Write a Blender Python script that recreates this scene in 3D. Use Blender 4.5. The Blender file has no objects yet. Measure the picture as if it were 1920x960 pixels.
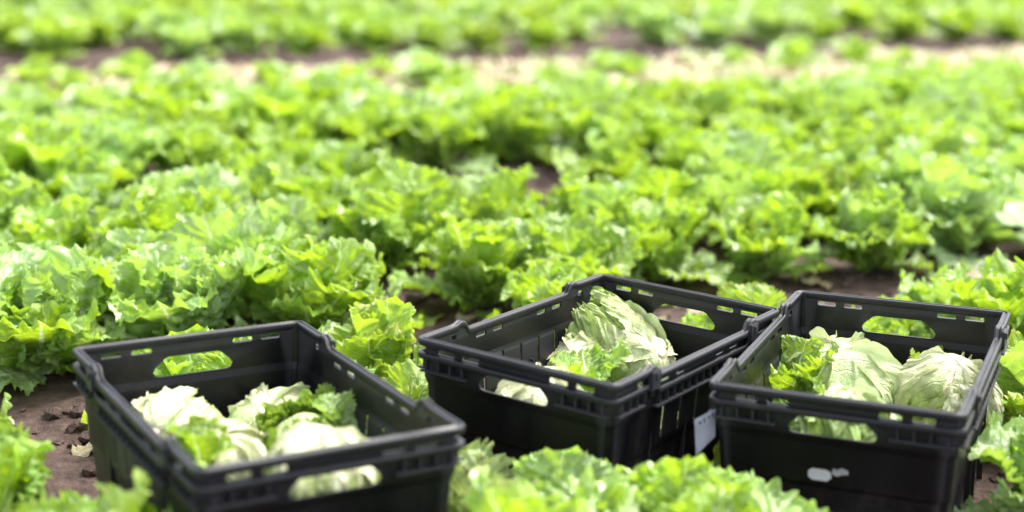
import bpy, bmesh, math, random
import numpy as np
from mathutils import Vector, Matrix
from mathutils.geometry import tessellate_polygon
sc = bpy.context.scene
C = sc.collection
R = math.radians
rnd = random.Random(7)

# ------------------------------------------------------------------ camera
F_PX, PITCH, ROLL = 2821.8, R(13.675), R(-1.2185)
H = 0.28                                    # crate rim above the ground
CAMZ = 0.7392 + H
fw = Vector((0, math.cos(PITCH), -math.sin(PITCH)))
dn0 = Vector((0, -math.sin(PITCH), -math.cos(PITCH)))
rt0 = Vector((1, 0, 0))
rt = rt0 * math.cos(ROLL) + dn0 * math.sin(ROLL)
dn = -rt0 * math.sin(ROLL) + dn0 * math.cos(ROLL)
cam_d = bpy.data.cameras.new('camera')
cam = bpy.data.objects.new('camera', cam_d); C.objects.link(cam)
CP = Vector((0, 0, CAMZ))
m = Matrix((rt, -dn, -fw)).transposed().to_4x4()
m.translation = CP
cam.matrix_world = m
cam_d.sensor_width = 36; cam_d.lens = F_PX / 1920 * 36
cam_d.clip_start = 0.05; cam_d.clip_end = 500
cam_d.dof.use_dof = True; cam_d.dof.focus_distance = 2.8; cam_d.dof.aperture_fstop = 1.5
sc.camera = cam

def project(p):
    d = Vector(p) - CP
    z = d.dot(fw)
    if z < .1: return (-9999, -9999, z)
    return (960 + F_PX * d.dot(rt) / z, 480 + F_PX * d.dot(dn) / z, z)
def at(px, py, z):                           # the point at height z seen at a pixel of the 1920-wide photograph
    d = fw + rt * ((px - 960) / F_PX) + dn * ((py - 480) / F_PX)
    k = (z - CAMZ) / d.z
    return CP + d * k

# ------------------------------------------------------------------ light
w = bpy.data.worlds.new("World"); sc.world = w; w.use_nodes = True
nt = w.node_tree; nt.nodes.clear()
out = nt.nodes.new('ShaderNodeOutputWorld'); bg = nt.nodes.new('ShaderNodeBackground'); sky = nt.nodes.new('ShaderNodeTexSky')
SUN_EL, SUN_AZ = R(60), R(50)                # azimuth clockwise from +Y (behind the scene, to the right)
sky.sky_type = 'NISHITA'; sky.sun_disc = False; sky.sun_elevation = SUN_EL; sky.sun_rotation = SUN_AZ
sky.air_density = 1.0; sky.dust_density = 4.0; sky.ozone_density = 1.0
bg.inputs[1].default_value = 0.11
hz = nt.nodes.new('ShaderNodeHueSaturation'); hz.inputs['Saturation'].default_value = .35   # a thin white overcast
nt.links.new(sky.outputs[0], hz.inputs['Color']); nt.links.new(hz.outputs[0], bg.inputs[0]); nt.links.new(bg.outputs[0], out.inputs[0])
sd = bpy.data.lights.new('sun', 'SUN'); sun = bpy.data.objects.new('sun', sd); C.objects.link(sun)
sd.energy = 1.0; sd.angle = R(18); sd.color = (1, .96, .88)
dirv = Vector((math.sin(SUN_AZ) * math.cos(SUN_EL), math.cos(SUN_AZ) * math.cos(SUN_EL), math.sin(SUN_EL)))
sun.rotation_euler = dirv.to_track_quat('Z', 'Y').to_euler(); sun.location = (0, 5, 6)
sc.view_settings.view_transform = 'Standard'; sc.view_settings.look = 'None'
sc.view_settings.exposure = 2.45; sc.view_settings.gamma = 1
sc.cycles.use_denoising = True
sc.cycles.max_bounces = 5; sc.cycles.diffuse_bounces = 3; sc.cycles.glossy_bounces = 2
sc.cycles.transmission_bounces = 3; sc.cycles.transparent_max_bounces = 4
sc.cycles.caustics_reflective = False; sc.cycles.caustics_refractive = False

# ------------------------------------------------------------------ materials
class N:
    def __init__(s, name):
        s.m = bpy.data.materials.new(name); s.m.use_nodes = True
        s.t = s.m.node_tree; s.t.nodes.clear()
        s.out = s.t.nodes.new('ShaderNodeOutputMaterial')
    def n(s, ty, **kw):
        x = s.t.nodes.new(ty)
        for k, v in kw.items(): setattr(x, k, v)
        return x
    def put(s, inp, v):
        if v is None: return
        if hasattr(v, 'is_output'): s.t.links.new(v, inp)
        elif isinstance(v, (tuple, list)) and len(v) == 3 and inp.type == 'RGBA': inp.default_value = (*v, 1)
        else: inp.default_value = v
    def math(s, op, a, b=None, c=None, clamp=False):
        x = s.n('ShaderNodeMath', operation=op, use_clamp=clamp)
        for i, v in enumerate((a, b, c)): s.put(x.inputs[i], v) if v is not None else None
        return x.outputs[0]
    def ramp(s, v, lo, hi, a=0., b=1.):
        x = s.n('ShaderNodeMapRange', interpolation_type='SMOOTHSTEP')
        s.put(x.inputs[0], v); s.put(x.inputs[1], lo); s.put(x.inputs[2], hi); s.put(x.inputs[3], a); s.put(x.inputs[4], b)
        return x.outputs[0]
    def mix(s, f, a, b, mode='MIX'):
        x = s.n('ShaderNodeMix', data_type='RGBA', blend_type=mode)
        s.put(x.inputs[0], f); s.put(x.inputs[6], a); s.put(x.inputs[7], b)
        return x.outputs[2]
    def noise(s, vec, scale, detail=3, rough=.5, dist=0):
        x = s.n('ShaderNodeTexNoise'); s.put(x.inputs['Vector'], vec); x.inputs['Scale'].default_value = scale
        x.inputs['Detail'].default_value = detail; x.inputs['Roughness'].default_value = rough; x.inputs['Distortion'].default_value = dist
        return x.outputs[0]
    def bump(s, h, strength, dist, normal=None):
        x = s.n('ShaderNodeBump'); x.inputs['Strength'].default_value = strength; x.inputs['Distance'].default_value = dist
        s.put(x.inputs['Height'], h)
        if normal: s.put(x.inputs['Normal'], normal)
        return x.outputs[0]

def leaf_mat(name, base, trans, rib, vstr=.5, tmix=.38, rough=.36, rib_w=.035, base_pale=.25, edge=None, spots=0, hue_var=.03, pale_to=.0, spec=.5):
    q = N(name)
    uv = q.n('ShaderNodeUVMap', uv_map='flat'); sx = q.n('ShaderNodeSeparateXYZ'); q.put(sx.inputs[0], uv.outputs[0])
    vv = q.n('ShaderNodeUVMap', uv_map='vein'); sv = q.n('ShaderNodeSeparateXYZ'); q.put(sv.inputs[0], vv.outputs[0])
    oi = q.n('ShaderNodeObjectInfo'); rn = oi.outputs['Random']
    a, b = sx.outputs[0], q.math('ABSOLUTE', sx.outputs[1])
    S, T = sv.outputs[0], sv.outputs[1]
    add = q.n('ShaderNodeVectorMath', operation='ADD'); q.put(add.inputs[0], uv.outputs[0])
    cx = q.n('ShaderNodeCombineXYZ'); q.put(cx.inputs[2], q.math('MULTIPLY', rn, 37.)); q.put(add.inputs[1], cx.outputs[0])
    vec = add.outputs[0]
    # midrib, tapering to the tip
    wid = q.math('ADD', q.math('MULTIPLY', q.math('SUBTRACT', 1., a), rib_w), .004)
    midrib = q.ramp(q.math('DIVIDE', b, wid), .55, 1.25, 1., 0.)
    nz = q.noise(vec, 9, 2)
    # side veins: each a line of constant S
    def veins(freq, w0, wob):
        f = q.math('FRACT', q.math('ADD', q.math('MULTIPLY', S, freq), q.math('MULTIPLY', nz, wob)))
        d = q.math('ABSOLUTE', q.math('SUBTRACT', f, .5))
        return q.ramp(d, 0., w0, 1., 0.)
    v1 = q.math('MULTIPLY', veins(10., .10, .8), q.ramp(T, .98, .2, 0., 1.))
    v2 = q.math('MULTIPLY', veins(31., .2, 2.5), q.ramp(T, .2, .6, 0., .5))
    vo = q.n('ShaderNodeTexVoronoi', feature='DISTANCE_TO_EDGE'); q.put(vo.inputs['Vector'], vec); vo.inputs['Scale'].default_value = 26
    net = q.ramp(vo.outputs[0], 0., .12, 1., 0.)
    vall = q.math('MAXIMUM', q.math('MAXIMUM', v1, q.math('MULTIPLY', v2, .6)), q.math('MULTIPLY', net, .3))
    mot = q.noise(vec, 5, 4, .6)
    dark = tuple(c * .62 for c in base)
    lite = tuple(min(1, c * 1.25) for c in base)
    col = q.mix(q.ramp(mot, .35, .68), dark, lite)
    tcol = q.mix(q.ramp(mot, .35, .68), tuple(c * .75 for c in trans), trans)
    if pale_to > 0:                                      # white towards the stem
        pf = q.ramp(q.math('ADD', a, q.math('MULTIPLY', q.math('SUBTRACT', nz, .5), .25)), pale_to * .25, pale_to, 1., 0.)
        col = q.mix(pf, col, rib); tcol = q.mix(pf, tcol, tuple(c * .8 for c in rib))
    vf = q.math('MULTIPLY', vall, vstr)
    col = q.mix(vf, col, rib); tcol = q.mix(q.math('MULTIPLY', vall, .3), tcol, rib)
    bp = q.math('MULTIPLY', q.ramp(a, .0, base_pale, .85, 0.), q.ramp(b, 0., .16, 1., 0.))
    mr = q.math('MAXIMUM', midrib, bp)
    col = q.mix(mr, col, rib); tcol = q.mix(mr, tcol, rib)
    if edge:
        ef = q.math('MULTIPLY', q.ramp(T, .80, 1.0), q.ramp(q.noise(vec, 7, 3), .42, .62))
        col = q.mix(ef, col, edge); tcol = q.mix(ef, tcol, edge)
    if spots:
        sp = q.ramp(q.noise(vec, 17, 2, .5), .66, .72, 0., spots)
        col = q.mix(sp, col, (.22, .10, .035)); tcol = q.mix(sp, tcol, (.22, .10, .03))
    hs = q.n('ShaderNodeHueSaturation'); q.put(hs.inputs['Color'], col)
    q.put(hs.inputs['Hue'], q.math('ADD', .5 - hue_var / 2, q.math('MULTIPLY', rn, hue_var)))
    r2 = q.math('FRACT', q.math('MULTIPLY', rn, 17.3))
    q.put(hs.inputs['Value'], q.math('ADD', .8, q.math('MULTIPLY', r2, .4)))
    q.put(hs.inputs['Saturation'], q.math('ADD', .9, q.math('MULTIPLY', q.math('FRACT', q.math('MULTIPLY', rn, 7.7)), .2)))
    col = hs.outputs[0]
    h = q.math('SUBTRACT', q.math('MULTIPLY', q.noise(vec, 22, 3, .6), 1.), q.math('MULTIPLY', vall, .8))
    nrm = q.bump(h, .7, .004)
    p = q.n('ShaderNodeBsdfPrincipled')
    q.put(p.inputs['Base Color'], col); q.put(p.inputs['Normal'], nrm)
    q.put(p.inputs['Roughness'], q.ramp(mot, .2, .8, rough - .06, rough + .12))
    p.inputs['Specular IOR Level'].default_value = spec
    tr = q.n('ShaderNodeBsdfTranslucent'); q.put(tr.inputs[0], tcol); q.put(tr.inputs[1], nrm)
    mx = q.n('ShaderNodeMixShader'); mx.inputs[0].default_value = tmix
    q.put(mx.inputs[1], p.outputs[0]); q.put(mx.inputs[2], tr.outputs[0]); q.put(q.out.inputs[0], mx.outputs[0])
    return q.m

M = {}
M['fresh'] = leaf_mat('lettuce_green', (.215, .37, .035), (.48, .70, .010), (.60, .74, .34), hue_var=.02, rough=.23, spec=.9, edge=(.42, .58, .12))
M['pale'] = leaf_mat('lettuce_pale_green', (.31, .46, .16), (.46, .70, .06), (.64, .76, .40), hue_var=.02, rough=.22, spec=1.0, edge=(.46, .66, .18))
M['yellow'] = leaf_mat('lettuce_yellow_green', (.25, .39, .05), (.48, .68, .02), (.60, .72, .30), edge=(.42, .46, .08), hue_var=.02, rough=.34)
M['head'] = leaf_mat('head_leaf', (.40, .52, .14), (.46, .62, .09), (.74, .76, .47), vstr=.3, tmix=.2, pale_to=.55, rough=.31, rib_w=.045, base_pale=.45, spots=.5, hue_var=.015)
M['head_green'] = leaf_mat('head_leaf_green', (.24, .39, .05), (.46, .66, .04), (.62, .72, .38), tmix=.3, pale_to=.45, rough=.38, rib_w=.05, base_pale=.4, spots=.15, hue_var=.02)
M['wilted'] = leaf_mat('wilted_leaf', (.46, .38, .22), (.45, .38, .18), (.60, .52, .36), tmix=.2, rough=.6, spots=.7, hue_var=.03)
M['speckled'] = leaf_mat('speckled_leaf', (.36, .48, .17), (.5, .62, .15), (.72, .76, .5), tmix=.3, spots=1., hue_var=.01)

def simple(name, col, rough=.5, var=.3, scale=30, bump=.2, spec=.5):
    q = N(name); tc = q.n('ShaderNodeTexCoord').outputs['Object']
    p = q.n('ShaderNodeBsdfPrincipled'); n = q.noise(tc, scale, 4, .6)
    q.put(p.inputs['Base Color'], q.mix(q.ramp(n, .3, .7), tuple(c * (1 - var) for c in col), tuple(min(1, c * (1 + var)) for c in col)))
    p.inputs['Roughness'].default_value = rough; p.inputs['Specular IOR Level'].default_value = spec
    q.put(p.inputs['Normal'], q.bump(n, bump, .002)); q.put(q.out.inputs[0], p.outputs[0])
    return q.m

def plastic():
    q = N('black_crate_plastic'); tc0 = q.n('ShaderNodeTexCoord').outputs['Object']
    oi = q.n('ShaderNodeObjectInfo'); cx = q.n('ShaderNodeCombineXYZ'); q.put(cx.inputs[0], q.math('MULTIPLY', oi.outputs['Random'], 9.)); q.put(cx.inputs[1], q.math('MULTIPLY', oi.outputs['Random'], 5.))
    ad = q.n('ShaderNodeVectorMath', operation='ADD'); q.put(ad.inputs[0], tc0); q.put(ad.inputs[1], cx.outputs[0]); tc = ad.outputs[0]
    mp = q.n('ShaderNodeMapping'); q.put(mp.inputs[0], tc); mp.inputs['Scale'].default_value = (1, 1, .35)
    n1 = q.noise(mp.outputs[0], 9, 5, .65); n2 = q.noise(tc, 70, 3, .6)
    mp2 = q.n('ShaderNodeMapping'); q.put(mp2.inputs[0], tc); mp2.inputs['Scale'].default_value = (6, 6, 60); mp2.inputs['Rotation'].default_value = (.3, .2, .5)
    scr = q.ramp(q.noise(mp2.outputs[0], 6, 3, .7), .66, .74)
    base = q.mix(q.ramp(n1, .35, .7), (.0018, .0019, .0032), (.0038, .0039, .0056))
    base = q.mix(q.math('MULTIPLY', scr, .22), base, (.07, .07, .075))
    dust = q.math('MULTIPLY', q.ramp(n1, .52, .78), q.ramp(n2, .4, .62))
    base = q.mix(q.math('MULTIPLY', dust, .38), base, (.06, .05, .038))
    sz = q.n('ShaderNodeSeparateXYZ'); q.put(sz.inputs[0], tc)
    mud = q.math('MULTIPLY', q.ramp(sz.outputs[2], .17, .02), q.ramp(q.noise(tc, 34, 5, .7), .47, .60))
    base = q.mix(q.math('MULTIPLY', mud, .5), base, (.05, .034, .026))
    geo = q.n('ShaderNodeNewGeometry')
    wear = q.ramp(geo.outputs['Pointiness'], .52, .62)
    base = q.mix(q.math('MULTIPLY', wear, .3), base, (.09, .09, .10))
    p = q.n('ShaderNodeBsdfPrincipled'); q.put(p.inputs['Base Color'], base)
    q.put(p.inputs['Roughness'], q.ramp(n1, .3, .75, .34, .58)); p.inputs['Specular IOR Level'].default_value = .25
    q.put(p.inputs['Normal'], q.bump(q.noise(tc, 260, 2), .12, .001)); q.put(q.out.inputs[0], p.outputs[0])
    return q.m
M['plastic'] = plastic()
M['stem'] = simple('cut_stem', (.66, .58, .44), .6, .3, 90)
M['sticker'] = simple('white_sticker_paper', (.88, .88, .90), .5, .06, 60, .1)
M['sticker_grey'] = simple('torn_grey_sticker', (.50, .50, .52), .6, .25, 120, .2)
M['ink'] = simple('dark_print', (.05, .05, .07), .6, .2)
M['card'] = simple('grey_card', (.52, .54, .62), .55, .12, 25, .1)
def soil_mat():
    q = N('brown_soil'); tc = q.n('ShaderNodeTexCoord').outputs['Object']
    n1 = q.noise(tc, 1.3, 4, .6); n2 = q.noise(tc, 22, 6, .7); n3 = q.noise(tc, 110, 3, .6)
    c = q.mix(q.ramp(n2, .3, .72), (.026, .017, .014), (.105, .068, .056))
    c = q.mix(q.math('MULTIPLY', q.ramp(n1, .45, .7), .5), c, (.115, .078, .066))
    p = q.n('ShaderNodeBsdfPrincipled'); q.put(p.inputs['Base Color'], c); p.inputs['Roughness'].default_value = .9
    p.inputs['Specular IOR Level'].default_value = .2
    h = q.math('ADD', q.math('MULTIPLY', n2, 1.), q.math('MULTIPLY', n3, .35))
    q.put(p.inputs['Normal'], q.bump(h, .9, .02)); q.put(q.out.inputs[0], p.outputs[0])
    return q.m
M['soil'] = soil_mat()

# ------------------------------------------------------------------ helpers
def link(name, me, mat=None, parent=None):
    o = bpy.data.objects.new(name, me); C.objects.link(o)
    if mat and me is not None and not me.materials: me.materials.append(mat)
    if parent: o.parent = parent
    return o
def setmat(o, mat):
    o.material_slots[0].link = 'OBJECT'; o.material_slots[0].material = mat
def thing(name, label, cat, loc, rot=(0, 0, 0), group=None):
    o = bpy.data.objects.new(name, None); C.objects.link(o); o.empty_display_size = .05
    o.location = loc; o.rotation_euler = rot; o['label'] = label; o['category'] = cat
    if group: o['group'] = group
    return o
def tag(o, label, cat, group=None):
    o['label'] = label; o['category'] = cat
    if group: o['group'] = group
def mesh_grid(name, P, uvflat, uvvein, nr, nc, smooth=True):
    """P (nr*nc,3)"""
    me = bpy.data.meshes.new(name)
    i = np.arange(nr - 1)[:, None] * nc + np.arange(nc - 1)[None, :]
    f = np.stack([i, i + 1, i + nc + 1, i + nc], -1).reshape(-1, 4)
    return mesh_raw(name, P, f, uvflat, uvvein)
def mesh_raw(name, P, f, uvflat=None, uvvein=None):
    me = bpy.data.meshes.new(name)
    me.vertices.add(len(P)); me.vertices.foreach_set('co', P.astype(np.float32).ravel())
    me.loops.add(f.size); me.loops.foreach_set('vertex_index', f.astype(np.int32).ravel())
    me.polygons.add(len(f)); me.polygons.foreach_set('loop_start', np.arange(len(f), dtype=np.int32) * f.shape[1])
    try: me.polygons.foreach_set('loop_total', np.full(len(f), f.shape[1], np.int32))
    except Exception: pass
    me.polygons.foreach_set('use_smooth', np.ones(len(f), bool))
    if uvflat is not None:
        for nm, uv in (('flat', uvflat), ('vein', uvvein)):
            l = me.uv_layers.new(name=nm)
            l.data.foreach_set('uv', uv[f.ravel()].astype(np.float32).ravel())
    me.update(calc_edges=True)
    return me

# ------------------------------------------------------------------ leaves
def leaf_flat(seed, L, W, teeth, lobes, ns, ntt, ruffle, crinkle, obov=.55, basew=.018):
    """flat leaf: returns a (along), b (across), h (out of plane), q, t"""
    g = np.random.default_rng(seed)
    q = np.linspace(-1, 1, ns)[None, :] * np.ones((ntt, 1))
    t = (np.linspace(0, 1, ntt) ** .85)[:, None] * np.ones((1, ns))
    s = 1 - np.abs(q); s1 = 1 - s                    # s1: 0 at the tip, 1 at the base
    ph = np.pi * (1 - s1)
    sg = np.sign(q)
    ox = W * np.sin(ph) ** .85 * (obov + (1 - obov) * (1 - s1) ** .9 * 1.15) + basew * L
    ox *= np.where(np.abs(q) < 1e-9, 0, 1)
    ox = np.where(np.abs(q) < .02, ox * np.abs(q) / .02, ox)
    oy = L * (1 - np.cos(ph)) / 2
    # lobes and teeth of the margin
    def saw(f, p, sharp):
        x = (q * f + p) % 1.
        return 1 - np.abs(x * 2 - 1) ** sharp
    env = np.clip((1 - s1) * 3.2, .15, 1)
    wob = .25 * np.sin(q * 9 + g.uniform(0, 6))
    edge = lobes * (saw(3.3 + g.uniform(-.4, .4), g.uniform() + 0, 1.6) - .5) + lobes * 1.1 * np.sin(2 * np.pi * (4.1 * q + g.uniform())) * .5
    x = (q * 20 + wob * 3 + g.uniform()) % 1.
    edge = edge + teeth * ((1 - np.abs(x * 2 - 1)) - .5) * (1 + .6 * np.sin(q * 23 + g.uniform(0, 6)))
    x = (q * 41 + wob * 5 + g.uniform()) % 1.
    edge = edge + teeth * .45 * ((1 - np.abs(x * 2 - 1)) - .5)
    nx, ny = np.sin(ph), -np.cos(ph)
    ox2 = ox + nx * edge * env * L; oy2 = oy + ny * edge * env * L
    my = oy * .80
    b = sg * ox2 * t
    a = my * (1 - t) + oy2 * t
    # ruffles grow towards the margin
    h = np.zeros_like(a)
    for f, am in ((g.uniform(3.6, 4.8), 1.), (g.uniform(7.5, 10), .6), (g.uniform(15, 19), .28), (g.uniform(27, 33), .10)):
        h += am * np.sin(2 * np.pi * (f / 2 * q + g.uniform()) + 1.2 * np.sin(q * 5 + g.uniform(0, 6))) * t ** (3.0 + f * .03)
    h *= ruffle * L * np.clip((1 - s1) * 2.4, .1, 1)
    fr = np.clip((t - .62) / .38, 0, 1) ** 1.5 * np.clip((1 - s1) * 2.4, .1, 1)
    h += fr * ruffle * L * .42 * np.sin(2 * np.pi * (19 * q + g.uniform()) + 2.5 * np.sin(q * 11 + g.uniform(0, 6)))
    b = b + .35 * ruffle * L * t ** 4 * np.sin(2 * np.pi * (5.2 * q) + g.uniform(0, 6)) * env
    for k in range(26):
        wl = (g.uniform(.08, .16) if k % 2 else g.uniform(.15, .35)) * L; th = g.uniform(0, 2 * np.pi)
        h += crinkle * L * wl / (.2 * L) * .33 * np.sin(2 * np.pi * (a * np.cos(th) + b * np.sin(th)) / wl + g.uniform(0, 6.28)) * np.clip(t * 1.6, .2, 1)
    # midrib keel and side-vein pleats
    h -= .012 * L * np.exp(-(b / (.03 * L)) ** 2) * (1 - a / L)
    h += crinkle * L * .5 * np.sin(2 * np.pi * 10 * q) * np.sin(np.pi * np.clip(t, 0, 1)) * np.clip((1 - s1) * 3, 0, 1)
    return a, b, h, q, t
def bent_leaf(name, seed, L=.19, W=.095, e0=45, k=-30, rho=.25, teeth=.034, lobes=.026, ns=291, ntt=15, ruffle=.055, crinkle=.016, twist=0):
    a, b, h, q, t = leaf_flat(seed, L, W, teeth, lobes, ns, ntt, ruffle, crinkle)
    A = np.linspace(0, 1.25 * L, 160); e = np.radians(e0 + k * (A / L) ** 1.2)
    dA = A[1] - A[0]
    cx = np.concatenate([[0], np.cumsum(np.cos(e[:-1]) * dA)]); cz = np.concatenate([[0], np.cumsum(np.sin(e[:-1]) * dA)])
    y = rho * np.sin(np.clip(b / rho, -2.6, 2.6)); hh = h + rho * (1 - np.cos(np.clip(b / rho, -2.6, 2.6)))
    ea = np.interp(a, A, e)
    X = np.interp(a, A, cx) - hh * np.sin(ea); Z = np.interp(a, A, cz) + hh * np.cos(ea)
    X = np.where(a < 0, a * np.cos(e[0]) + X, X)
    P = np.stack([X, y, Z], -1).reshape(-1, 3)
    uf = np.stack([a / L, b / L], -1).reshape(-1, 2); uv = np.stack([q, t], -1).reshape(-1, 2)
    return P, uf, uv, ntt, ns
def leaf_mesh(name, **kw):
    P, uf, uv, r, c = bent_leaf(name, **kw)
    return mesh_grid(name, P, uf, uv, r, c)
def wrap_leaf(name, seed, Rr=.085, L=.2, W=.12, lift=.01, off=.0, ns=181, ntt=22, ruffle=.026, crinkle=.012, teeth=.045, ell=1.0):
    """a leaf wrapped on a ball, its base at the ball's south pole and growing over +X"""
    a, b, h, q, t = leaf_flat(seed, L, W, teeth, .03, ns, ntt, ruffle, crinkle, obov=.85, basew=.20)
    d = np.sqrt(a * a + b * b) + 1e-9
    dx, dy = a / d, b / d
    rr = Rr + off + h + lift * t ** 3 + .02 * Rr * np.sin(2 * np.pi * 7 * q) * t
    an = d / Rr
    P = np.stack([rr * np.sin(an) * dx, rr * np.sin(an) * dy, -rr * np.cos(an) * ell], -1).reshape(-1, 3)
    uf = np.stack([a / L, b / L], -1).reshape(-1, 2); uv = np.stack([q, t], -1).reshape(-1, 2)
    return mesh_grid(name, P, uf, uv, ntt, ns)

LEAVES = {
 'low':  [leaf_mesh('low_leaf', seed=10 + i, L=.19, W=.085, e0=24, k=-30, rho=.30, ruffle=.070) for i in range(3)],
 'out':  [leaf_mesh('outer_leaf', seed=20 + i, L=.205, W=.108, e0=54, k=-40 + 10 * i, rho=.20, ruffle=.074) for i in range(5)],
 'mid':  [leaf_mesh('middle_leaf', seed=30 + i, L=.205, W=.120, e0=70, k=-30 + 8 * i, rho=.13, ruffle=.070) for i in range(5)],
 'in':   [leaf_mesh('inner_leaf', seed=40 + i, L=.175, W=.082, e0=76, k=18 + 12 * i, rho=.085, ruffle=.062) for i in range(4)],
}
WRAP = [wrap_leaf('wrapper_leaf', seed=60 + i, L=.19, W=.12, lift=.014, off=.001 + .002 * i) for i in range(5)]
WRAP_LOOSE = [wrap_leaf('loose_wrapper_leaf', seed=70 + i, L=.215, W=.13, lift=.020, off=.004 + .003 * i, ruffle=.035, teeth=.035, crinkle=.009) for i in range(4)]
for l in LEAVES.values():
    for me in l: me.materials.append(M['fresh'])
for me in WRAP + WRAP_LOOSE: me.materials.append(M['head'])

def rosette(g, n=18, spread=1.):
    """placements (kind, variant, azimuth, tilt, roll, scale, z) of a lettuce's leaves"""
    P = []; az = g.uniform(0, 6.28)
    for i in range(n):
        f = i / (n - 1)
        kind = 'low' if f < .14 else 'out' if f < .48 else 'mid' if f < .78 else 'in'
        az += 2.39996 + g.uniform(-.25, .25)
        P.append((kind, g.randrange(len(LEAVES[kind])), az, R(g.uniform(-9, 9)), R(g.uniform(-14, 14)), g.uniform(.74, 1.14) * (1.04 - .12 * f), .012 + .03 * f))
    return P
def place_mat(az, tilt, roll, s, z):
    return Matrix.Translation((math.cos(az) * .012, math.sin(az) * .012, z)) @ Matrix.Rotation(az, 4, 'Z') @ Matrix.Rotation(tilt, 4, 'Y') @ Matrix.Rotation(roll, 4, 'X') @ Matrix.Diagonal((s, s, s, 1))
def make_leafy(name, label, cat, loc, scale, matname, g, n=18, group=None, plan=None):
    t = thing(name, label, cat, loc, (R(g.uniform(-5, 5)), R(g.uniform(-5, 5)), g.uniform(0, 6.28)), group)
    t.scale = (scale,) * 3
    for kind, v, az, ti, ro, s, z in (plan or rosette(g, n)):
        o = link('leaf', LEAVES[kind][v], None, t); o.matrix_local = place_mat(az, ti, ro, s, z)
        mm = matname if g.random() > .14 else g.choice(['fresh', 'pale'])
        if mm != 'fresh': setmat(o, M[mm])
    return t

# whole-plant meshes for the distance
def whole(name, seed, n, ns, ntt):
    g = random.Random(seed); V = []; Fs = []; UF = []; UV = []; off = 0
    base = {'low': dict(L=.19, W=.085, e0=24, k=-30, rho=.30), 'out': dict(L=.20, W=.092, e0=50, k=-26, rho=.20),
            'mid': dict(L=.19, W=.092, e0=70, k=-20, rho=.13), 'in': dict(L=.165, W=.082, e0=76, k=26, rho=.085)}
    for kind, v, az, ti, ro, s, z in rosette(g, n):
        P, uf, uv, r, c = bent_leaf('x', seed=seed * 31 + v, ns=ns, ntt=ntt, ruffle=.085, teeth=.06, **base[kind])
        mt = np.array(place_mat(az, ti, ro, s, z)); P = P @ mt[:3, :3].T + mt[:3, 3]
        i = np.arange(r - 1)[:, None] * c + np.arange(c - 1)[None, :]
        f = np.stack([i, i + 1, i + c + 1, i + c], -1).reshape(-1, 4) + off
        V.append(P); Fs.append(f); UF.append(uf); UV.append(uv); off += len(P)
    return np.concatenate(V), np.concatenate(Fs), np.concatenate(UF), np.concatenate(UV)
WHOLE = []
for i in range(6):
    me = mesh_raw('lettuce_plant', *whole('lettuce_plant', 100 + i, 19, 45, 6)); me.materials.append(M['fresh']); WHOLE.append(me)

# ------------------------------------------------------------------ ground
A_ROW = R(22)
dv = Vector((math.cos(A_ROW), math.sin(A_ROW))); nv = Vector((-math.sin(A_ROW), math.cos(A_ROW)))
def span(n): return .02 * n - .9, .93 * n + 1.
def rowpt(u, n): p = dv * u + nv * n; return p.x, p.y
from mathutils import noise as mn
def ground_z(x, y):
    z = .020 * mn.noise((x * 2.1, y * 2.1, 0)) + .012 * mn.noise((x * 9, y * 9, 3)) + .006 * mn.noise((x * 24, y * 24, 7))
    return z
def ground():
    xs = np.concatenate([np.linspace(-160, -7, 14)[:-1], np.linspace(-7, 7, 281), np.linspace(7, 160, 14)[1:]])
    ys = np.concatenate([np.linspace(-60, 1, 12)[:-1], np.linspace(1, 12, 251), np.linspace(12, 300, 30)[1:]])
    P = []
    for y in ys:
        for x in xs:
            P.append((x, y, ground_z(x, y)))
    P = np.array(P); nc = len(xs); nr = len(ys)
    i = np.arange(nr - 1)[:, None] * nc + np.arange(nc - 1)[None, :]
    f = np.stack([i, i + 1, i + nc + 1, i + nc], -1).reshape(-1, 4)
    o = link('ground', mesh_raw('ground', P, f), M['soil']); o['kind'] = 'structure'
    # clods
    g = random.Random(3)
    bm = bmesh.new()
    for k in range(2800):
        n = g.choice([g.uniform(1.8, 3.5), g.uniform(1.8, 3.5), g.uniform(4.7, 5.2), g.uniform(8.3, 9.2)])
        u = g.uniform(*span(n)); x, y = rowpt(u, n)
        s = g.uniform(.006, .022)
        r = bmesh.ops.create_icosphere(bm, subdivisions=1, radius=s)
        for v in r['verts']:
            v.co = Vector((v.co.x * g.uniform(.7, 1.3), v.co.y * g.uniform(.7, 1.3), v.co.z * g.uniform(.5, .9))) + Vector((x, y, ground_z(x, y) + s * .25))
    me = bpy.data.meshes.new('soil_clods'); bm.to_mesh(me); bm.free()
    o = link('soil_clods', me, M['soil']); o['kind'] = 'stuff'; o['label'] = 'crumbly clods of brown soil scattered between the lettuce rows'; o['category'] = 'soil'
ground()

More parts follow.
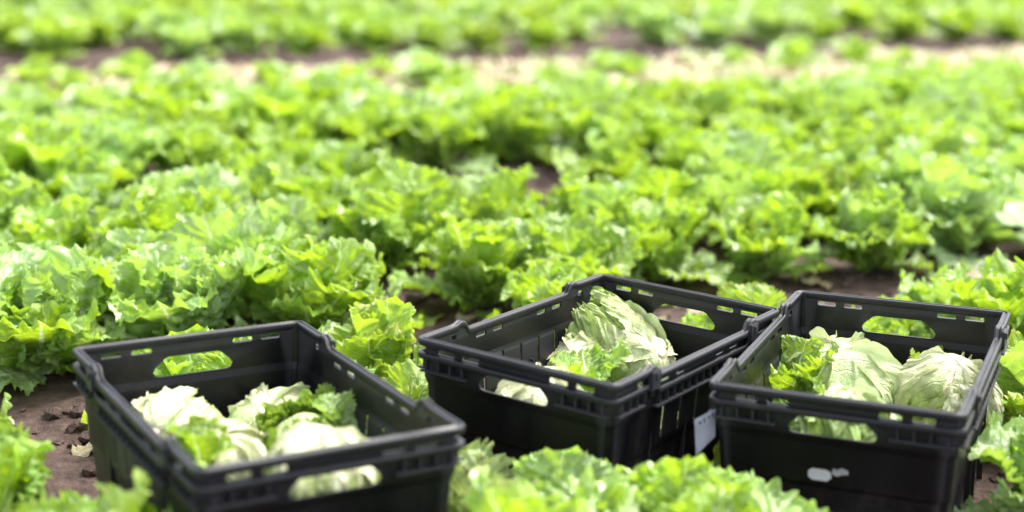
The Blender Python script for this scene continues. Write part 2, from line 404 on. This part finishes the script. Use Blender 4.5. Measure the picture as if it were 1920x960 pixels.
# ------------------------------------------------------------------ crates
CR_W, CR_L = .40, .60
def inset(z):
    d = H - z
    if d < .070: return .006
    if d < .082: return .006 + .004 * (d - .070) / .012
    if d < .150: return .010 + .004 * (d - .082) / .068
    if d < .158: return .014 + .003 * (d - .150) / .008
    return .017 + .011 * (d - .158) / (H - .158)
ZCUT = [H - .070, H - .082, H - .150, H - .158]
def panel(name, half, top_pts, holes, rotz, off, parent, zbot=.004):
    """vertical sheet with openings; half = half width at the rim, off = distance of its outer face from the centre"""
    outer = [(-half, zbot)] + [(half, zbot)] + list(reversed(top_pts))
    loops = [[Vector((x, z, 0)) for x, z in outer]] + [[Vector((x, z, 0)) for x, z in h] for h in holes]
    tris = tessellate_polygon(loops); pts = [p for l in loops for p in l]
    bm = bmesh.new(); vs = [bm.verts.new((p.x, 0, p.y)) for p in pts]
    for t in tris:
        try: bm.faces.new([vs[i] for i in t])
        except ValueError: pass
    for z in ZCUT:
        bmesh.ops.bisect_plane(bm, geom=bm.verts[:] + bm.edges[:] + bm.faces[:], plane_co=(0, 0, z), plane_no=(0, 0, 1))
    for v in bm.verts:
        i = inset(v.co.z); k = (half - i) / half
        v.co.x *= k; v.co.y = -(off - i)
    bmesh.ops.recalc_face_normals(bm, faces=bm.faces[:])
    if bm.faces[:] and sum(f.normal.y for f in bm.faces) > 0: bmesh.ops.reverse_faces(bm, faces=bm.faces[:])
    bmesh.ops.solidify(bm, geom=bm.faces[:], thickness=.0032)
    bmesh.ops.rotate(bm, cent=(0, 0, 0), matrix=Matrix.Rotation(rotz, 3, 'Z'), verts=bm.verts[:])
    me = bpy.data.meshes.new(name); bm.to_mesh(me); bm.free()
    o = link(name, me, M['plastic'], parent)
    return o
def box(bm, c, s, rot=0):
    r = bmesh.ops.create_cube(bm, size=1); vs = r['verts']
    for v in vs: v.co = Vector((v.co.x * s[0], v.co.y * s[1], v.co.z * s[2]))
    if rot: bmesh.ops.rotate(bm, cent=(0, 0, 0), matrix=Matrix.Rotation(rot, 3, 'Z'), verts=vs)
    for v in vs: v.co += Vector(c)
    return vs
def finish(name, bm, mat, parent=None, bevel=0, smooth=False):
    if bevel: bmesh.ops.bevel(bm, geom=bm.edges[:], offset=bevel, segments=2, affect='EDGES', clamp_overlap=True)
    me = bpy.data.meshes.new(name); bm.to_mesh(me); bm.free()
    if smooth:
        for p in me.polygons: p.use_smooth = True
    return link(name, me, mat, parent)
def sweep(name, path, prof, mat, parent, closed=True):
    """path: 3-D points (closed), prof: (outward, up) points"""
    n = len(path); bm = bmesh.new(); rings = []
    for i, p in enumerate(path):
        a = path[i - 1]; b = path[(i + 1) % n]
        t = Vector((b[0] - a[0], b[1] - a[1], 0)).normalized(); o = Vector((t.y, -t.x, 0))
        rings.append([bm.verts.new(Vector(p) + o * u + Vector((0, 0, v))) for u, v in prof])
    m_ = len(prof)
    for i in range(n):
        A, B = rings[i], rings[(i + 1) % n]
        for j in range(m_):
            f = bm.faces.new((A[j], A[(j + 1) % m_], B[(j + 1) % m_], B[j])); f.smooth = True
    bmesh.ops.recalc_face_normals(bm, faces=bm.faces[:])
    return finish(name, bm, mat, parent)
def rrect(w_, l_, r, zf, step=.015):
    """counter-clockwise rounded rectangle w_ x l_ (half sizes)"""
    pts = []
    def line(a, b):
        d = math.dist(a, b); k = max(1, int(d / step))
        for i in range(k): pts.append((a[0] + (b[0] - a[0]) * i / k, a[1] + (b[1] - a[1]) * i / k))
    def arc(cx, cy, a0):
        for i in range(5):
            an = a0 + math.pi / 2 * i / 5; pts.append((cx + r * math.cos(an), cy + r * math.sin(an)))
    line((w_, -l_ + r), (w_, l_ - r)); arc(w_ - r, l_ - r, 0)
    line((w_ - r, l_), (-w_ + r, l_)); arc(-w_ + r, l_ - r, math.pi / 2)
    line((-w_, l_ - r), (-w_, -l_ + r)); arc(-w_ + r, -l_ + r, math.pi)
    line((-w_ + r, -l_), (w_ - r, -l_)); arc(w_ - r, -l_ + r, 1.5 * math.pi)
    return [(x, y, zf(x, y, w_)) for x, y in pts]
def rim_drop(y):                      # the long sides sag between two raised shoulders
    y = abs(y)
    pts = [(0, -.013), (.160, -.013), (.170, .003), (.182, .006), (.194, .001), (.205, 0), (.4, 0)]
    for (a, za), (b, zb) in zip(pts, pts[1:]):
        if a <= y <= b: return za + (zb - za) * (y - a) / (b - a)
    return 0
def rc(cx, cz, w_, h_, c=.002):       # rectangle with clipped corners
    x0, x1, z0, z1 = cx - w_ / 2, cx + w_ / 2, cz - h_ / 2, cz + h_ / 2
    return [(x0 + c, z0), (x1 - c, z0), (x1, z0 + c), (x1, z1 - c), (x1 - c, z1), (x0 + c, z1), (x0, z1 - c), (x0, z0 + c)]
def make_crate(label):
    t = thing('harvest_crate', label, 'crate', (0, 0, 0), group='black harvest crates set down among the lettuces')
    # short ends, with the hand hole
    hole = [(-.060, H - .0665), (.060, H - .0665), (.068, H - .064), (.071, H - .057), (.067, H - .050), (.050, H - .0355), (.043, H - .033), (-.043, H - .033), (-.050, H - .0355), (-.067, H - .050), (-.071, H - .057), (-.068, H - .064)]
    slots = [rc(s * x, H - .0195, .036, .0085) for s in (-1, 1) for x in (.090, .142)]
    for rz in (0, math.pi):
        panel('end_panel', .183, [(-.183, H - .004), (.183, H - .004)], [hole] + slots, rz, CR_L / 2 - .004, t)
    # long sides, low in the middle, with slits
    tp = [(-.283, H - .004), (-.200, H - .004), (-.188, H), (-.172, H - .003), (-.160, H - .018), (.160, H - .018), (.172, H - .003), (.188, H), (.200, H - .004), (.283, H - .004)]
    sl = [rc(y, H - .0315, .032, .008) for y in (-.125, -.072, .072, .125)] + [rc(y, H - .021, .018, .009) for y in (-.21, .21)]
    sl += [rc(y, H - .108, .008, .062) for y in (-.12, -.06, 0, .06, .12)]
    for rz in (math.pi / 2, -math.pi / 2):
        panel('side_panel', .283, tp, sl, rz, CR_W / 2 - .004, t)
    # corner posts
    for sx in (-1, 1):
        for sy in (-1, 1):
            bm = bmesh.new(); rings = []
            for z in [.003] + list(reversed(ZCUT)) + [H - .006]:
                i = inset(z); X = CR_W / 2 - .004 - i; Y = CR_L / 2 - .004 - i; r = .014
                ring = []
                for k in range(7):
                    an = math.pi / 2 * k / 6
                    ring.append(((X - r + r * math.cos(an)), (Y - r + r * math.sin(an))))
                for k in range(6, -1, -1):
                    an = math.pi / 2 * k / 6; r2 = r - .0045
                    ring.append(((X - r + r2 * math.cos(an)), (Y - r + r2 * math.sin(an))))
                rings.append([bm.verts.new((sx * x, sy * y, z)) for x, y in ring])
            for a, b in zip(rings, rings[1:]):
                for j in range(14): bm.faces.new((a[j], a[(j + 1) % 14], b[(j + 1) % 14], b[j]))
            bm.faces.new(rings[-1]); bm.faces.new(rings[0])
            bmesh.ops.recalc_face_normals(bm, faces=bm.faces[:])
            finish('corner_post', bm, M['plastic'], t)
    # rim and flange
    zf = lambda x, y, w_: H + (rim_drop(y) if abs(x) > w_ - .01 else 0)
    pr = [(0, -.002), (0, -.011), (-.0022, -.0125), (-.013, -.0125), (-.0148, -.010), (-.0148, -.002), (-.013, 0), (-.0105, 0), (-.0095, -.0022), (-.0058, -.0022), (-.0048, .0), (-.002, 0)]
    sweep('rim', rrect(CR_W / 2, CR_L / 2, .018, zf, .008), pr, M['plastic'], t)
    zf2 = lambda x, y, w_: H - .026 + (rim_drop(y) if abs(x) > w_ - .01 else 0)
    pf = [(0, 0), (0, -.0075), (-.0015, -.009), (-.0025, -.0035), (-.0095, -.0035), (-.0095, .0005), (-.0015, .0012)]
    fl = sweep('flange', rrect(CR_W / 2, CR_L / 2, .018, zf2, .008), pf, M['plastic'], t)
    # gussets under the flange, a rail of short fins
    bm = bmesh.new()
    for s in (-1, 1):
        for k in range(15):
            x = -.175 + .025 * k
            if abs(x) < .085: continue
            box(bm, (x, s * (CR_L / 2 - .0065), H - .0440), (.0028, .0085, .019))
        for x0, x1 in ((-.185, -.088), (.088, .185)):
            box(bm, ((x0 + x1) / 2, s * (CR_L / 2 - .0045), H - .0550), (x1 - x0, .0110, .0032))
        for k in range(23):
            y = -.275 + .025 * k
            box(bm, (s * (CR_W / 2 - .0065), y, H - .0445 + rim_drop(y)), (.0085, .0028, .019))
        for y0, y1, dz in ((-.285, -.205, 0), (-.165, .165, -.013), (.205, .285, 0)):
            box(bm, (s * (CR_W / 2 - .0045), (y0 + y1) / 2, H - .0560 + dz), (.0110, y1 - y0, .0032))
    o = finish('gussets', bm, M['plastic'], t); o.name = 'gusset_rail'; o['kind'] = 'stuff'
    # shoulders where the stacking bars pivot
    for sx in (-1, 1):
        for sy in (-1, 1):
            bm = bmesh.new()
            box(bm, (sx * (CR_W / 2 - .0010), sy * .178, H - .019), (.010, .030, .034))
            box(bm, (sx * (CR_W / 2 + .001), sy * .178, H - .012), (.011, .012, .014))
            finish('pivot_shoulder', bm, M['plastic'], t, bevel=.002)
        # vertical stiffening ribs outside the long walls
    for sx in (-1, 1):
        for y in (-.15, -.03, .03, .15):
            bm = bmesh.new(); box(bm, (sx * (CR_W / 2 - .0215), y, .085), (.010, .003, .165)); finish('wall_rib', bm, M['plastic'], t)
    # floor
    bm = bmesh.new(); i = inset(0) + .006
    box(bm, (0, 0, .006), (CR_W - 2 * i - .004, CR_L - 2 * i - .004, .006))
    finish('base', bm, M['plastic'], t)
    return t
def children(o): return [c for c in bpy.data.objects if c.parent == o]
def dup(root, label):
    r = root.copy(); C.objects.link(r); r['label'] = label
    for ch in children(root):
        c = ch.copy(); C.objects.link(c); c.parent = r
        for g_ in children(ch):
            d = g_.copy(); C.objects.link(d); d.parent = c
    return r
CR = [(-.384, 2.154, .541, -.013, .002, .008), (.168, 2.572, -.606, -.011, -.009, -.004), (.625, 2.474, -.412, .024, .021, -.004)]
c0 = make_crate('black plastic crate nearest the camera at the left, holding whitish lettuce heads')
c1 = dup(c0, 'black plastic crate standing between the other two, with one tall pale head in it')
c2 = dup(c0, 'black plastic crate at the right, with torn white stickers on its near end')
CRATES = [c0, c1, c2]
for o, (x, y, a, tx, ty, dz) in zip(CRATES, CR):
    Zv = Vector((-tx, -ty, 1)).normalized(); X = Vector((1, 0, tx)).normalized(); Yv = Zv.cross(X)
    X = Yv.cross(Zv)
    B = Matrix((X, Yv, Zv)).transposed().to_4x4()
    o.matrix_world = Matrix.Translation((x, y, dz)) @ Matrix.Rotation(a, 4, 'Z') @ B
    o['mw'] = [0]; del o['mw']
bpy.context.view_layer.update()

def flat_card(name, pts, mat, parent, th=.0008):
    bm = bmesh.new(); f = bm.faces.new([bm.verts.new((x, 0, z)) for x, z in pts])
    bmesh.ops.solidify(bm, geom=[f], thickness=th)
    return finish(name, bm, mat, parent)
# stickers on the near end of the right-hand crate (outer face at y = -(L/2-.004-inset))
def stick(pts, mat, zc, xc, nm='sticker', lab=None):
    o = flat_card(nm, pts, mat, c2); o.location = (xc, -(CR_L / 2 - .004 - inset(zc)) - .0012, zc)
    if lab: o['label'] = lab
    return o
stick([(-.018, -.005), (-.012, -.010), (.012, -.010), (.019, -.003), (.017, .006), (.010, .009), (-.012, .009), (-.018, .004)], M['sticker'], H - .133, -.018, lab='clean white rounded sticker')
stick([(-.012, -.004), (-.004, -.007), (.006, -.003), (.014, -.002), (.013, .005), (.004, .008), (-.003, .004), (-.010, .006)], M['sticker_grey'], H - .125, .013, lab='torn greyish sticker scrap')
stick([(-.010, -.004), (.004, -.006), (.010, -.001), (.006, .004), (-.009, .005)], M['sticker'], H - .188, -.075, lab='small white sticker remnant low on the end')

# grey card hanging in the gap between the middle and right crates
p = at(1323, 806, .185)
card = thing('hanging_card', 'blank looking grey paper card hanging in the gap between the middle and right crates', 'label card', p, (R(6), R(-16), R(38)))
flat_card('card_sheet', [(-.026, -.036), (.020, -.024), (.026, .028), (-.022, .032)], M['card'], card, .0012)
for k, (x, w_, h_) in enumerate(((-.012, .004, .006), (-.002, .003, .008), (.008, .004, .005), (.016, .003, .007))):
    o = flat_card('print_mark', [(-w_ / 2, -h_ / 2), (w_ / 2, -h_ / 2), (w_ / 2, h_ / 2), (-w_ / 2, h_ / 2)], M['ink'], card, .0004)
    o.location = (x, -.0018, .021)

# ------------------------------------------------------------------ harvested heads
def make_head(label, loc, r, stem_dir, matname='head', seed=0, ell=1.0, loose=2, group='cut lettuce heads in the crates'):
    g = random.Random(seed)
    q = Vector(stem_dir).normalized().to_track_quat('-Z', 'Y')       # the ball's south pole (stem) points this way
    t = thing('lettuce_head', label, 'lettuce head', loc, (0, 0, 0), group)
    t.rotation_mode = 'QUATERNION'; t.rotation_quaternion = q
    s = r / .085; t.scale = (s, s, s * ell)
    bm = bmesh.new(); bmesh.ops.create_icosphere(bm, subdivisions=4, radius=.083)
    for v in bm.verts:
        v.co *= 1 + .07 * mn.noise(v.co * 14 + Vector((seed, 3, 0))) + .04 * mn.noise(v.co * 34 + Vector((seed, 0, 0))) + .012 * mn.noise(v.co * 60)
        
    me = bpy.data.meshes.new('heart'); bm.to_mesh(me); bm.free()
    for p_ in me.polygons: p_.use_smooth = True
    # flat/vein coordinates run from the stem like a leaf's
    for nm in ('flat', 'vein'):
        l = me.uv_layers.new(name=nm)
        for lp in me.loops:
            c = me.vertices[lp.vertex_index].co; an = math.atan2(c.y, c.x); th = math.acos(max(-1, min(1, -c.z / c.length)))
            l.data[lp.index].uv = (.35 + th / math.pi * .9, .35) if nm == 'flat' else (an / math.pi, .5)
    o = link('heart', me, M[matname], t)
    az = g.uniform(0, 6.28)
    for k in range(7):
        az += 2.39996 + g.uniform(-.3, .3)
        o = link('leaf', WRAP[k % 5], None, t); o.rotation_euler = (R(g.uniform(-8, 8)), R(g.uniform(-10, 10)), az); setmat(o, M[matname])
    for k in range(loose):
        az += 2.39996 + g.uniform(-.5, .5)
        o = link('leaf', WRAP_LOOSE[(k + seed) % 4], None, t); o.rotation_euler = (R(g.uniform(-8, 8)), R(g.uniform(-10, 14)), az)
        o['label'] = 'loose outer leaf lifting off the head'
        setmat(o, M['head_green'])
    bm = bmesh.new(); bmesh.ops.create_cone(bm, cap_ends=True, segments=14, radius1=.010, radius2=.014, depth=.024, matrix=Matrix.Translation((0, 0, -.082)))
    finish('stem', bm, M['stem'], t, bevel=.002, smooth=True)
    return t
def in_crate(ci, px, py, z, r):
    """point seen at a pixel, kept inside crate ci"""
    p = at(px, py, z); mw = CRATES[ci].matrix_world; l = mw.inverted() @ p
    mx = CR_W / 2 - .016 - r; my = CR_L / 2 - .018 - r
    l.x = max(-mx, min(mx, l.x)); l.y = max(-my, min(my, l.y)); l.z = max(r * .9 + .01, l.z)
    return mw @ l
toward = lambda x, y, z: (x, y, z)
def loc_in(ci, x, y, z): return CRATES[ci].matrix_world @ Vector((x, y, z))
# left crate
make_head('whitish lettuce head against the left wall of the left crate', in_crate(0, 300, 812, .132, .070), .076, (-.1, -.75, .5), seed=1, loose=1)
make_head('round cream white lettuce head in the middle of the left crate', in_crate(0, 535, 825, .115, .078), .078, (-.15, -.5, .75), seed=2, loose=1)
make_head('whitish lettuce head low in the near left corner of the left crate', in_crate(0, 410, 885, .130, .075), .075, (.2, -.4, .8), seed=3, loose=0)
make_head('pale head showing through the near hand hole of the left crate', loc_in(0, .02, -.190, .185), .074, (.1, .3, .9), 'head', seed=4, loose=0)
make_head('green wrapped head at the far right inside the left crate', in_crate(0, 690, 835, .125, .070), .070, (.2, .3, -.9), 'head_green', seed=5, loose=3)
# middle crate
make_head('tall pointed pale green lettuce head standing in the middle crate', in_crate(1, 1140, 655, .150, .076), .076, (.55, -.35, -.6), seed=11, ell=1.25, loose=1)
make_head('small whitish lettuce head behind the near wall of the middle crate', in_crate(1, 1010, 675, .13, .058), .058, (-.2, -.5, .7), seed=12, loose=1)
make_head('speckled pale head showing through the hand hole of the middle crate', loc_in(1, -.01, -.190, .155), .074, (0, -.2, .9), 'head', seed=13, loose=0)
make_head('whitish lettuce head at the right end of the middle crate', in_crate(1, 1200, 690, .14, .062), .062, (.4, -.5, .5), seed=14, loose=1)
# right crate
make_head('large white ribbed lettuce head in the centre of the right crate', in_crate(2, 1585, 722, .112, .097), .097, (-.1, -.25, .95), seed=21, loose=4)
make_head('cream coloured lettuce head with brown marks at the right side of the right crate', in_crate(2, 1780, 745, .130, .078), .078, (.1, -.2, .9), seed=22, loose=0)
make_head('dark green head behind the near hand hole of the right crate', loc_in(2, 0, -.186, .170), .076, (.3, .8, .6), 'head_green', seed=23, loose=1)
make_head('green topped head at the far right corner of the right crate', in_crate(2, 1790, 665, .10, .066), .066, (0, .3, -.9), 'head_green', seed=24, loose=3)
WH = ['far left corner', 'far right corner', 'left wall', 'right wall', 'near right corner', 'near left corner']
for ci in range(3):
    nm = ('left', 'middle', 'right')[ci]
    for k, (x, y) in enumerate(((-.08, .19), (.08, .19), (-.08, .02), (.08, 0), (.08, -.17), (-.08, -.18))):
        if ci < 2 and k in (0, 1): continue
        if ci == 2 and k == 1: continue
        make_head('pale head on the floor of the %s crate by its %s' % (nm, WH[k]), loc_in(ci, x, y, .070), .064, (rnd.uniform(-1, 1), rnd.uniform(-1, 1), rnd.uniform(-1, 1)), rnd.choice(['head', 'head_green']), seed=30 + ci * 10 + k, loose=1, group='lettuce heads hidden low in the crates')
# single loose leaves
def loose_leaf(label, loc, az, kind, v, tilt=0, roll=0, scale=1., mat='fresh', cat='leaf', group=None):
    o = link('loose_leaf', LEAVES[kind][v]); tag(o, label, cat, group)
    o.matrix_world = Matrix.Translation(loc) @ Matrix.Rotation(az, 4, 'Z') @ Matrix.Rotation(tilt, 4, 'Y') @ Matrix.Rotation(roll, 4, 'X') @ Matrix.Diagonal((scale, scale, scale, 1))
    setmat(o, M[mat]); return o
def cl(ci, px, py, z): return in_crate(ci, px, py, z, .02)
def bunch(label, ci, px, py, z, scale, mat, n, seed):
    g_ = random.Random(seed); az = g_.uniform(0, 6.28); plan = []
    for k in range(n):
        az += 2.4 + g_.uniform(-.4, .4); kd = g_.choice(['out', 'out', 'mid', 'low'])
        plan.append((kd, g_.randrange(3), az, R(g_.uniform(-18, 12)), R(g_.uniform(-25, 25)), g_.uniform(.8, 1.15), .01))
    return make_leafy('leaf_bunch', label, 'leaves', in_crate(ci, px, py, z, .03), scale, mat, g_, group='loose leaf bunches in the crates', plan=plan)
bunch('small bright green leaf tuft in the near left corner of the left crate', 0, 380, 880, .16, .42, 'fresh', 4, 1)
bunch('ragged green leaf tuft beside the centre head of the left crate', 0, 655, 840, .12, .50, 'fresh', 4, 2)
bunch('green leaf tuft along the right wall inside the left crate', 0, 735, 845, .14, .48, 'pale', 4, 3)
bunch('wide frilly bright leaves before the tall head in the middle crate', 1, 1105, 745, .14, .56, 'fresh', 5, 5)
bunch('frilly green leaves at the left wall inside the right crate', 2, 1455, 755, .12, .58, 'fresh', 5, 7)
bunch('pale frilly leaves left of the large white head in the right crate', 2, 1530, 770, .12, .50, 'pale', 4, 8)
bunch('dark green leaves in the far right corner of the right crate', 2, 1815, 690, .10, .55, 'fresh', 5, 9)
bunch('yellowish folded leaves behind the cream head in the right crate', 2, 1745, 705, .14, .36, 'yellow', 3, 10)

# ------------------------------------------------------------------ lettuces in the foreground, one by one
def plant(label, px=None, py=None, z=0, xy=None, scale=1., mat='fresh', n=18, seed=0, name='lettuce_plant', cat='lettuce', group='lettuces growing around the crates'):
    if xy is None:
        q_ = at(px, py, z); xy = (q_.x, q_.y)
    return make_leafy(name, label, cat, (xy[0], xy[1], ground_z(*xy) - .005), scale * 1.1, mat, random.Random(seed), n, group)
plant('big bright frilly lettuce in front of the gap between the middle and right crates', xy=(.265, 1.99), scale=.94, mat='fresh', n=20, seed=1)
plant('frilly lettuce at the bottom edge left of the big frilly one, before the middle crate', xy=(.05, 1.87), scale=.98, mat='fresh', n=16, seed=2)
plant('bright lettuce in the bottom left corner of the photo', xy=(-.80, 2.10), scale=.90, mat='fresh', n=18, seed=3)
plant('bright lettuce reaching in front of the left wall of the left crate', xy=(-.58, 1.85), scale=1.0, mat='fresh', n=16, seed=31)
plant('lettuce at the left edge, just behind the bottom left corner lettuce', xy=(-.98, 2.42), scale=.80, mat='fresh', n=18, seed=4)
plant('pale drooping lettuce at the right edge beside the right crate', xy=(.90, 2.28), scale=1.0, mat='pale', n=18, seed=5)
plant('lettuce at the right edge behind the pale drooping one', xy=(1.02, 2.72), scale=.95, mat='yellow', n=16, seed=6)
plant('bright frilly lettuce behind the far right corner of the right crate', xy=(1.15, 3.22), scale=1.05, mat='fresh', n=20, seed=7)
rem = 'low cut lettuces left standing behind the crates'
plant('low lettuce remnant right of the soil gap behind the right crate', xy=(1.02, 3.44), scale=.72, mat='pale', n=12, seed=41, group=rem)
plant('low remnant peeking over the far left rim of the middle crate', xy=(.10, 3.30), scale=.80, mat='fresh', n=13, seed=43, group=rem)
plant('yellow green lettuce remnant between the left and middle crates', xy=(-.27, 2.84), scale=.82, mat='yellow', n=14, seed=8, group=rem)
plant('small yellow lettuce remnant touching the left end of the middle crate', xy=(-.22, 2.56), scale=.72, mat='yellow', n=12, seed=9, group=rem)
plant('low bright lettuce remnant behind the gap of the middle and right crates', xy=(.53, 3.22), scale=.72, mat='yellow', n=12, seed=10, group=rem)
plant('low lettuce remnant behind the far rim of the right crate', xy=(.84, 3.26), scale=.66, mat='fresh', n=12, seed=11, group=rem)
plant('low leafy remnant seen through the far hand hole of the right crate', xy=(.71, 2.98), scale=.70, mat='fresh', n=12, seed=12, group=rem)
plant('leafy remnant seen through the far hand hole of the left crate', xy=(-.57, 2.66), scale=.80, mat='fresh', n=14, seed=13, group=rem)
plant('leafy remnant seen through the far hand hole of the middle crate', px=1312, py=612, z=.09, scale=.60, mat='fresh', n=10, seed=14, group=rem)
plant('speckled pale leaves filling the notch between the left and middle crates', xy=(-.035, 2.17), scale=.84, mat='speckled', n=9, seed=21)
plant('pale pointed leaves standing before the near corner of the middle crate', xy=(.08, 2.12), scale=.74, mat='pale', n=9, seed=22)
loose_leaf('small brown edged leaf below the hanging grey card', at(1370, 900, .08), R(90), 'in', 2, 0, 0, .5, 'yellow')
loose_leaf('dry orange brown leaf lying on the soil behind the right crate', at(1505, 528, .02), R(10), 'low', 0, R(20), 0, .4, 'wilted')

# ------------------------------------------------------------------ the rows
rows = []                                      # (row key, list of (x, y))
g = random.Random(11)
def row(n, u0, u1, sp=.30, skip=0.05, holes=()):
    u = u0 + g.uniform(0, sp); out_ = []
    while u < u1:
        if g.random() > skip and not any(a < u < b for a, b in holes):
            x, y = rowpt(u, n + g.uniform(-.085, .085)); out_.append((x, y))
        u += sp * g.uniform(.86, 1.16)
    return out_
SOIL = [(300, 392), (290, 380), (835, 335), (985, 325), (1010, 322), (718, 602), (1520, 530), (1772, 535), (85, 765)]   # bare soil seen between the heads
def hides(p, s=1.2):
    b_ = project((p[0], p[1], 0)); t_ = project((p[0], p[1], .17 * s)); hw = F_PX * .075 * s / b_[2]
    return any(abs(sx_ - b_[0]) < hw and t_[1] + 6 < sy_ < b_[1] + 10 for sx_, sy_ in SOIL)
rows.append((2.90, [(-1.24, 2.88), (-.98, 3.02), (-.71, 3.14), (-.45, 3.24)]))
n = 3.44
while n < 6.2:
    a, b = span(n); rows.append((n, row(n, a, b, .295, .02))); n += .385
n = 9.25
while n < 19:
    a, b = span(n); rows.append((n, row(n, a, b, .40, .12))); n += .46
rows = [(n, [p for p in pts if n > 7 or not hides(p)]) for n, pts in rows]
# stragglers left standing in the bare track
strag = []
for k in range(75):
    n = g.uniform(6.6, 8.1); a, b = span(n); u = g.uniform(a, b)
    if g.random() < .35 + .35 * (u > 1): strag.append(rowpt(u, n))
# the first row: its position along the row is fixed so that the gap falls where the soil shows
ORD = ['zeroth', 'first', 'second', 'third', 'fourth', 'fifth', 'sixth', 'seventh', 'eighth', 'ninth', 'tenth', 'eleventh', 'twelfth', 'thirteenth', 'fourteenth', 'fifteenth', 'sixteenth', 'seventeenth', 'eighteenth', 'nineteenth', 'twentieth', 'twenty-first', 'twenty-second', 'twenty-third', 'twenty-fourth', 'twenty-fifth', 'twenty-sixth', 'twenty-seventh', 'twenty-eighth', 'twenty-ninth', 'thirtieth'] + ['%dth' % i for i in range(31, 80)]
single = 0; rest = []; near_plans = [rosette(random.Random(200 + i), 20) for i in range(10)]
def look(): 
    r = g.random()
    return 'fresh' if r < .55 else 'pale' if r < .95 else 'yellow'
WORD = {'fresh': 'green', 'pale': 'pale green', 'yellow': 'yellow green'}
GREEN_PLANTS = 285
for ri, (n, pts) in enumerate(rows):
    vis = sorted([p for p in pts if -60 < project((p[0], p[1], .15))[0] < 1980 and -40 < project((p[0], p[1], .15))[1]], key=lambda p: project((p[0], p[1], .15))[0])
    for p in pts:
        z = ground_z(*p) - .005
        s = g.uniform(.92, 1.26)
        if p not in vis:
            rest.append((p[0], p[1], z, s * g.uniform(.75, 1.25), g.uniform(0, 6.28))); continue
        if single >= GREEN_PLANTS:
            rest.append((p[0], p[1], z, s, g.uniform(0, 6.28))); continue
        single += 1
        mt = look(); o_ = ORD[vis.index(p) + 1]
        if ri == 0: where = 'beside the left crate'
        elif ri == 1: where = 'in the first full row behind the crates'
        else: where = 'in the %s row behind the crates' % ORD[ri]
        big = 'large ' if s > 1.18 else 'small ' if s < .99 else ''
        lab = '%s%s lettuce, %s from the left %s' % (big, WORD[mt], o_, where)
        if n < 5.7:
            t = make_leafy('lettuce_plant', lab, 'lettuce', (p[0], p[1], z), s, mt, g, plan=near_plans[g.randrange(10)], group='lettuces growing in rows behind the crates')
        else:
            o = link('lettuce_plant', WHOLE[g.randrange(6)]); tag(o, lab, 'lettuce', 'lettuces growing in rows behind the crates')
            o.location = (p[0], p[1], z); o.rotation_euler = (R(g.uniform(-6, 6)), R(g.uniform(-6, 6)), g.uniform(0, 6.28)); o.scale = (s,) * 3
            if mt != 'fresh': setmat(o, M[mt])
for k, p in enumerate(sorted(strag)):
    rest.append((p[0], p[1], ground_z(*p), g.uniform(.6, .95), g.uniform(0, 6.28)))
print('single plants', single, 'rest', len(rest))
# the far rest of the field, one object
lo = [whole('far', 300 + i, 12, 17, 4) for i in range(5)]
def join(name, items, protos, mats, label, cat):
    V = []; Fs = []; UF = []; UV = []; MI = []; off = 0
    gg = random.Random(5)
    for x, y, z, s, az in items:
        P, f, uf, uv = protos[gg.randrange(len(protos))]
        c, s_ = math.cos(az) * s, math.sin(az) * s
        Q = np.stack([P[:, 0] * c - P[:, 1] * s_ + x, P[:, 0] * s_ + P[:, 1] * c + y, P[:, 2] * s + z], -1)
        V.append(Q); Fs.append(f + off); UF.append(uf); UV.append(uv); off += len(Q)
        MI.append(np.full(len(f), gg.choices(range(len(mats)), [5, 3, 1][:len(mats)])[0], np.int32))
    me = mesh_raw(name, np.concatenate(V), np.concatenate(Fs), np.concatenate(UF), np.concatenate(UV))
    for m_ in mats: me.materials.append(m_)
    me.polygons.foreach_set('material_index', np.concatenate(MI))
    o = link(name, me); o['kind'] = 'stuff'; o['label'] = label; o['category'] = cat
    return o
join('distant_lettuces', rest, lo, [M['fresh'], M['pale'], M['yellow']], 'blurred green mass of lettuces far across the field', 'lettuce')

# pale litter of cut leaves along the bare track, and a few scraps near the crates
def litter_proto(seed, L):
    P, uf, uv, r, c = bent_leaf('x', seed=seed, L=L, W=L * .5, e0=18, k=-40, rho=L * 1.2, ns=25, ntt=5, ruffle=.09)
    i = np.arange(r - 1)[:, None] * c + np.arange(c - 1)[None, :]
    return P, np.stack([i, i + 1, i + c + 1, i + c], -1).reshape(-1, 4), uf, uv
lp = [litter_proto(400 + i, .13 + .012 * i) for i in range(6)]
items = []
for k in range(1500):
    n = g.choice([g.uniform(6.7, 8.1), g.uniform(7.3, 8.2)]); a, b = span(n); u = g.uniform(a, b)
    x, y = rowpt(u, n); items.append((x, y, ground_z(x, y) + g.uniform(0, .03), g.uniform(.7, 1.3), g.uniform(0, 6.28)))
join('cut_leaf_litter', items, lp, [M['wilted'], M['speckled']], 'pale trampled leaves littering the bare track far behind the crates', 'leaf litter')
items = []
for k in range(110):
    n = g.uniform(1.7, 3.4); u = g.uniform(-.9, 2.9); x, y = rowpt(u, n)
    if any(abs((o.matrix_world.inverted() @ Vector((x, y, .1))).x) < .27 and abs((o.matrix_world.inverted() @ Vector((x, y, .1))).y) < .37 for o in CRATES): continue
    items.append((x, y, ground_z(x, y) + .002, g.uniform(.35, .8), g.uniform(0, 6.28)))
join('leaf_scraps', items, lp, [M['yellow'], M['wilted'], M['speckled']], 'torn leaf scraps strewn on the soil around the crates', 'leaf litter')
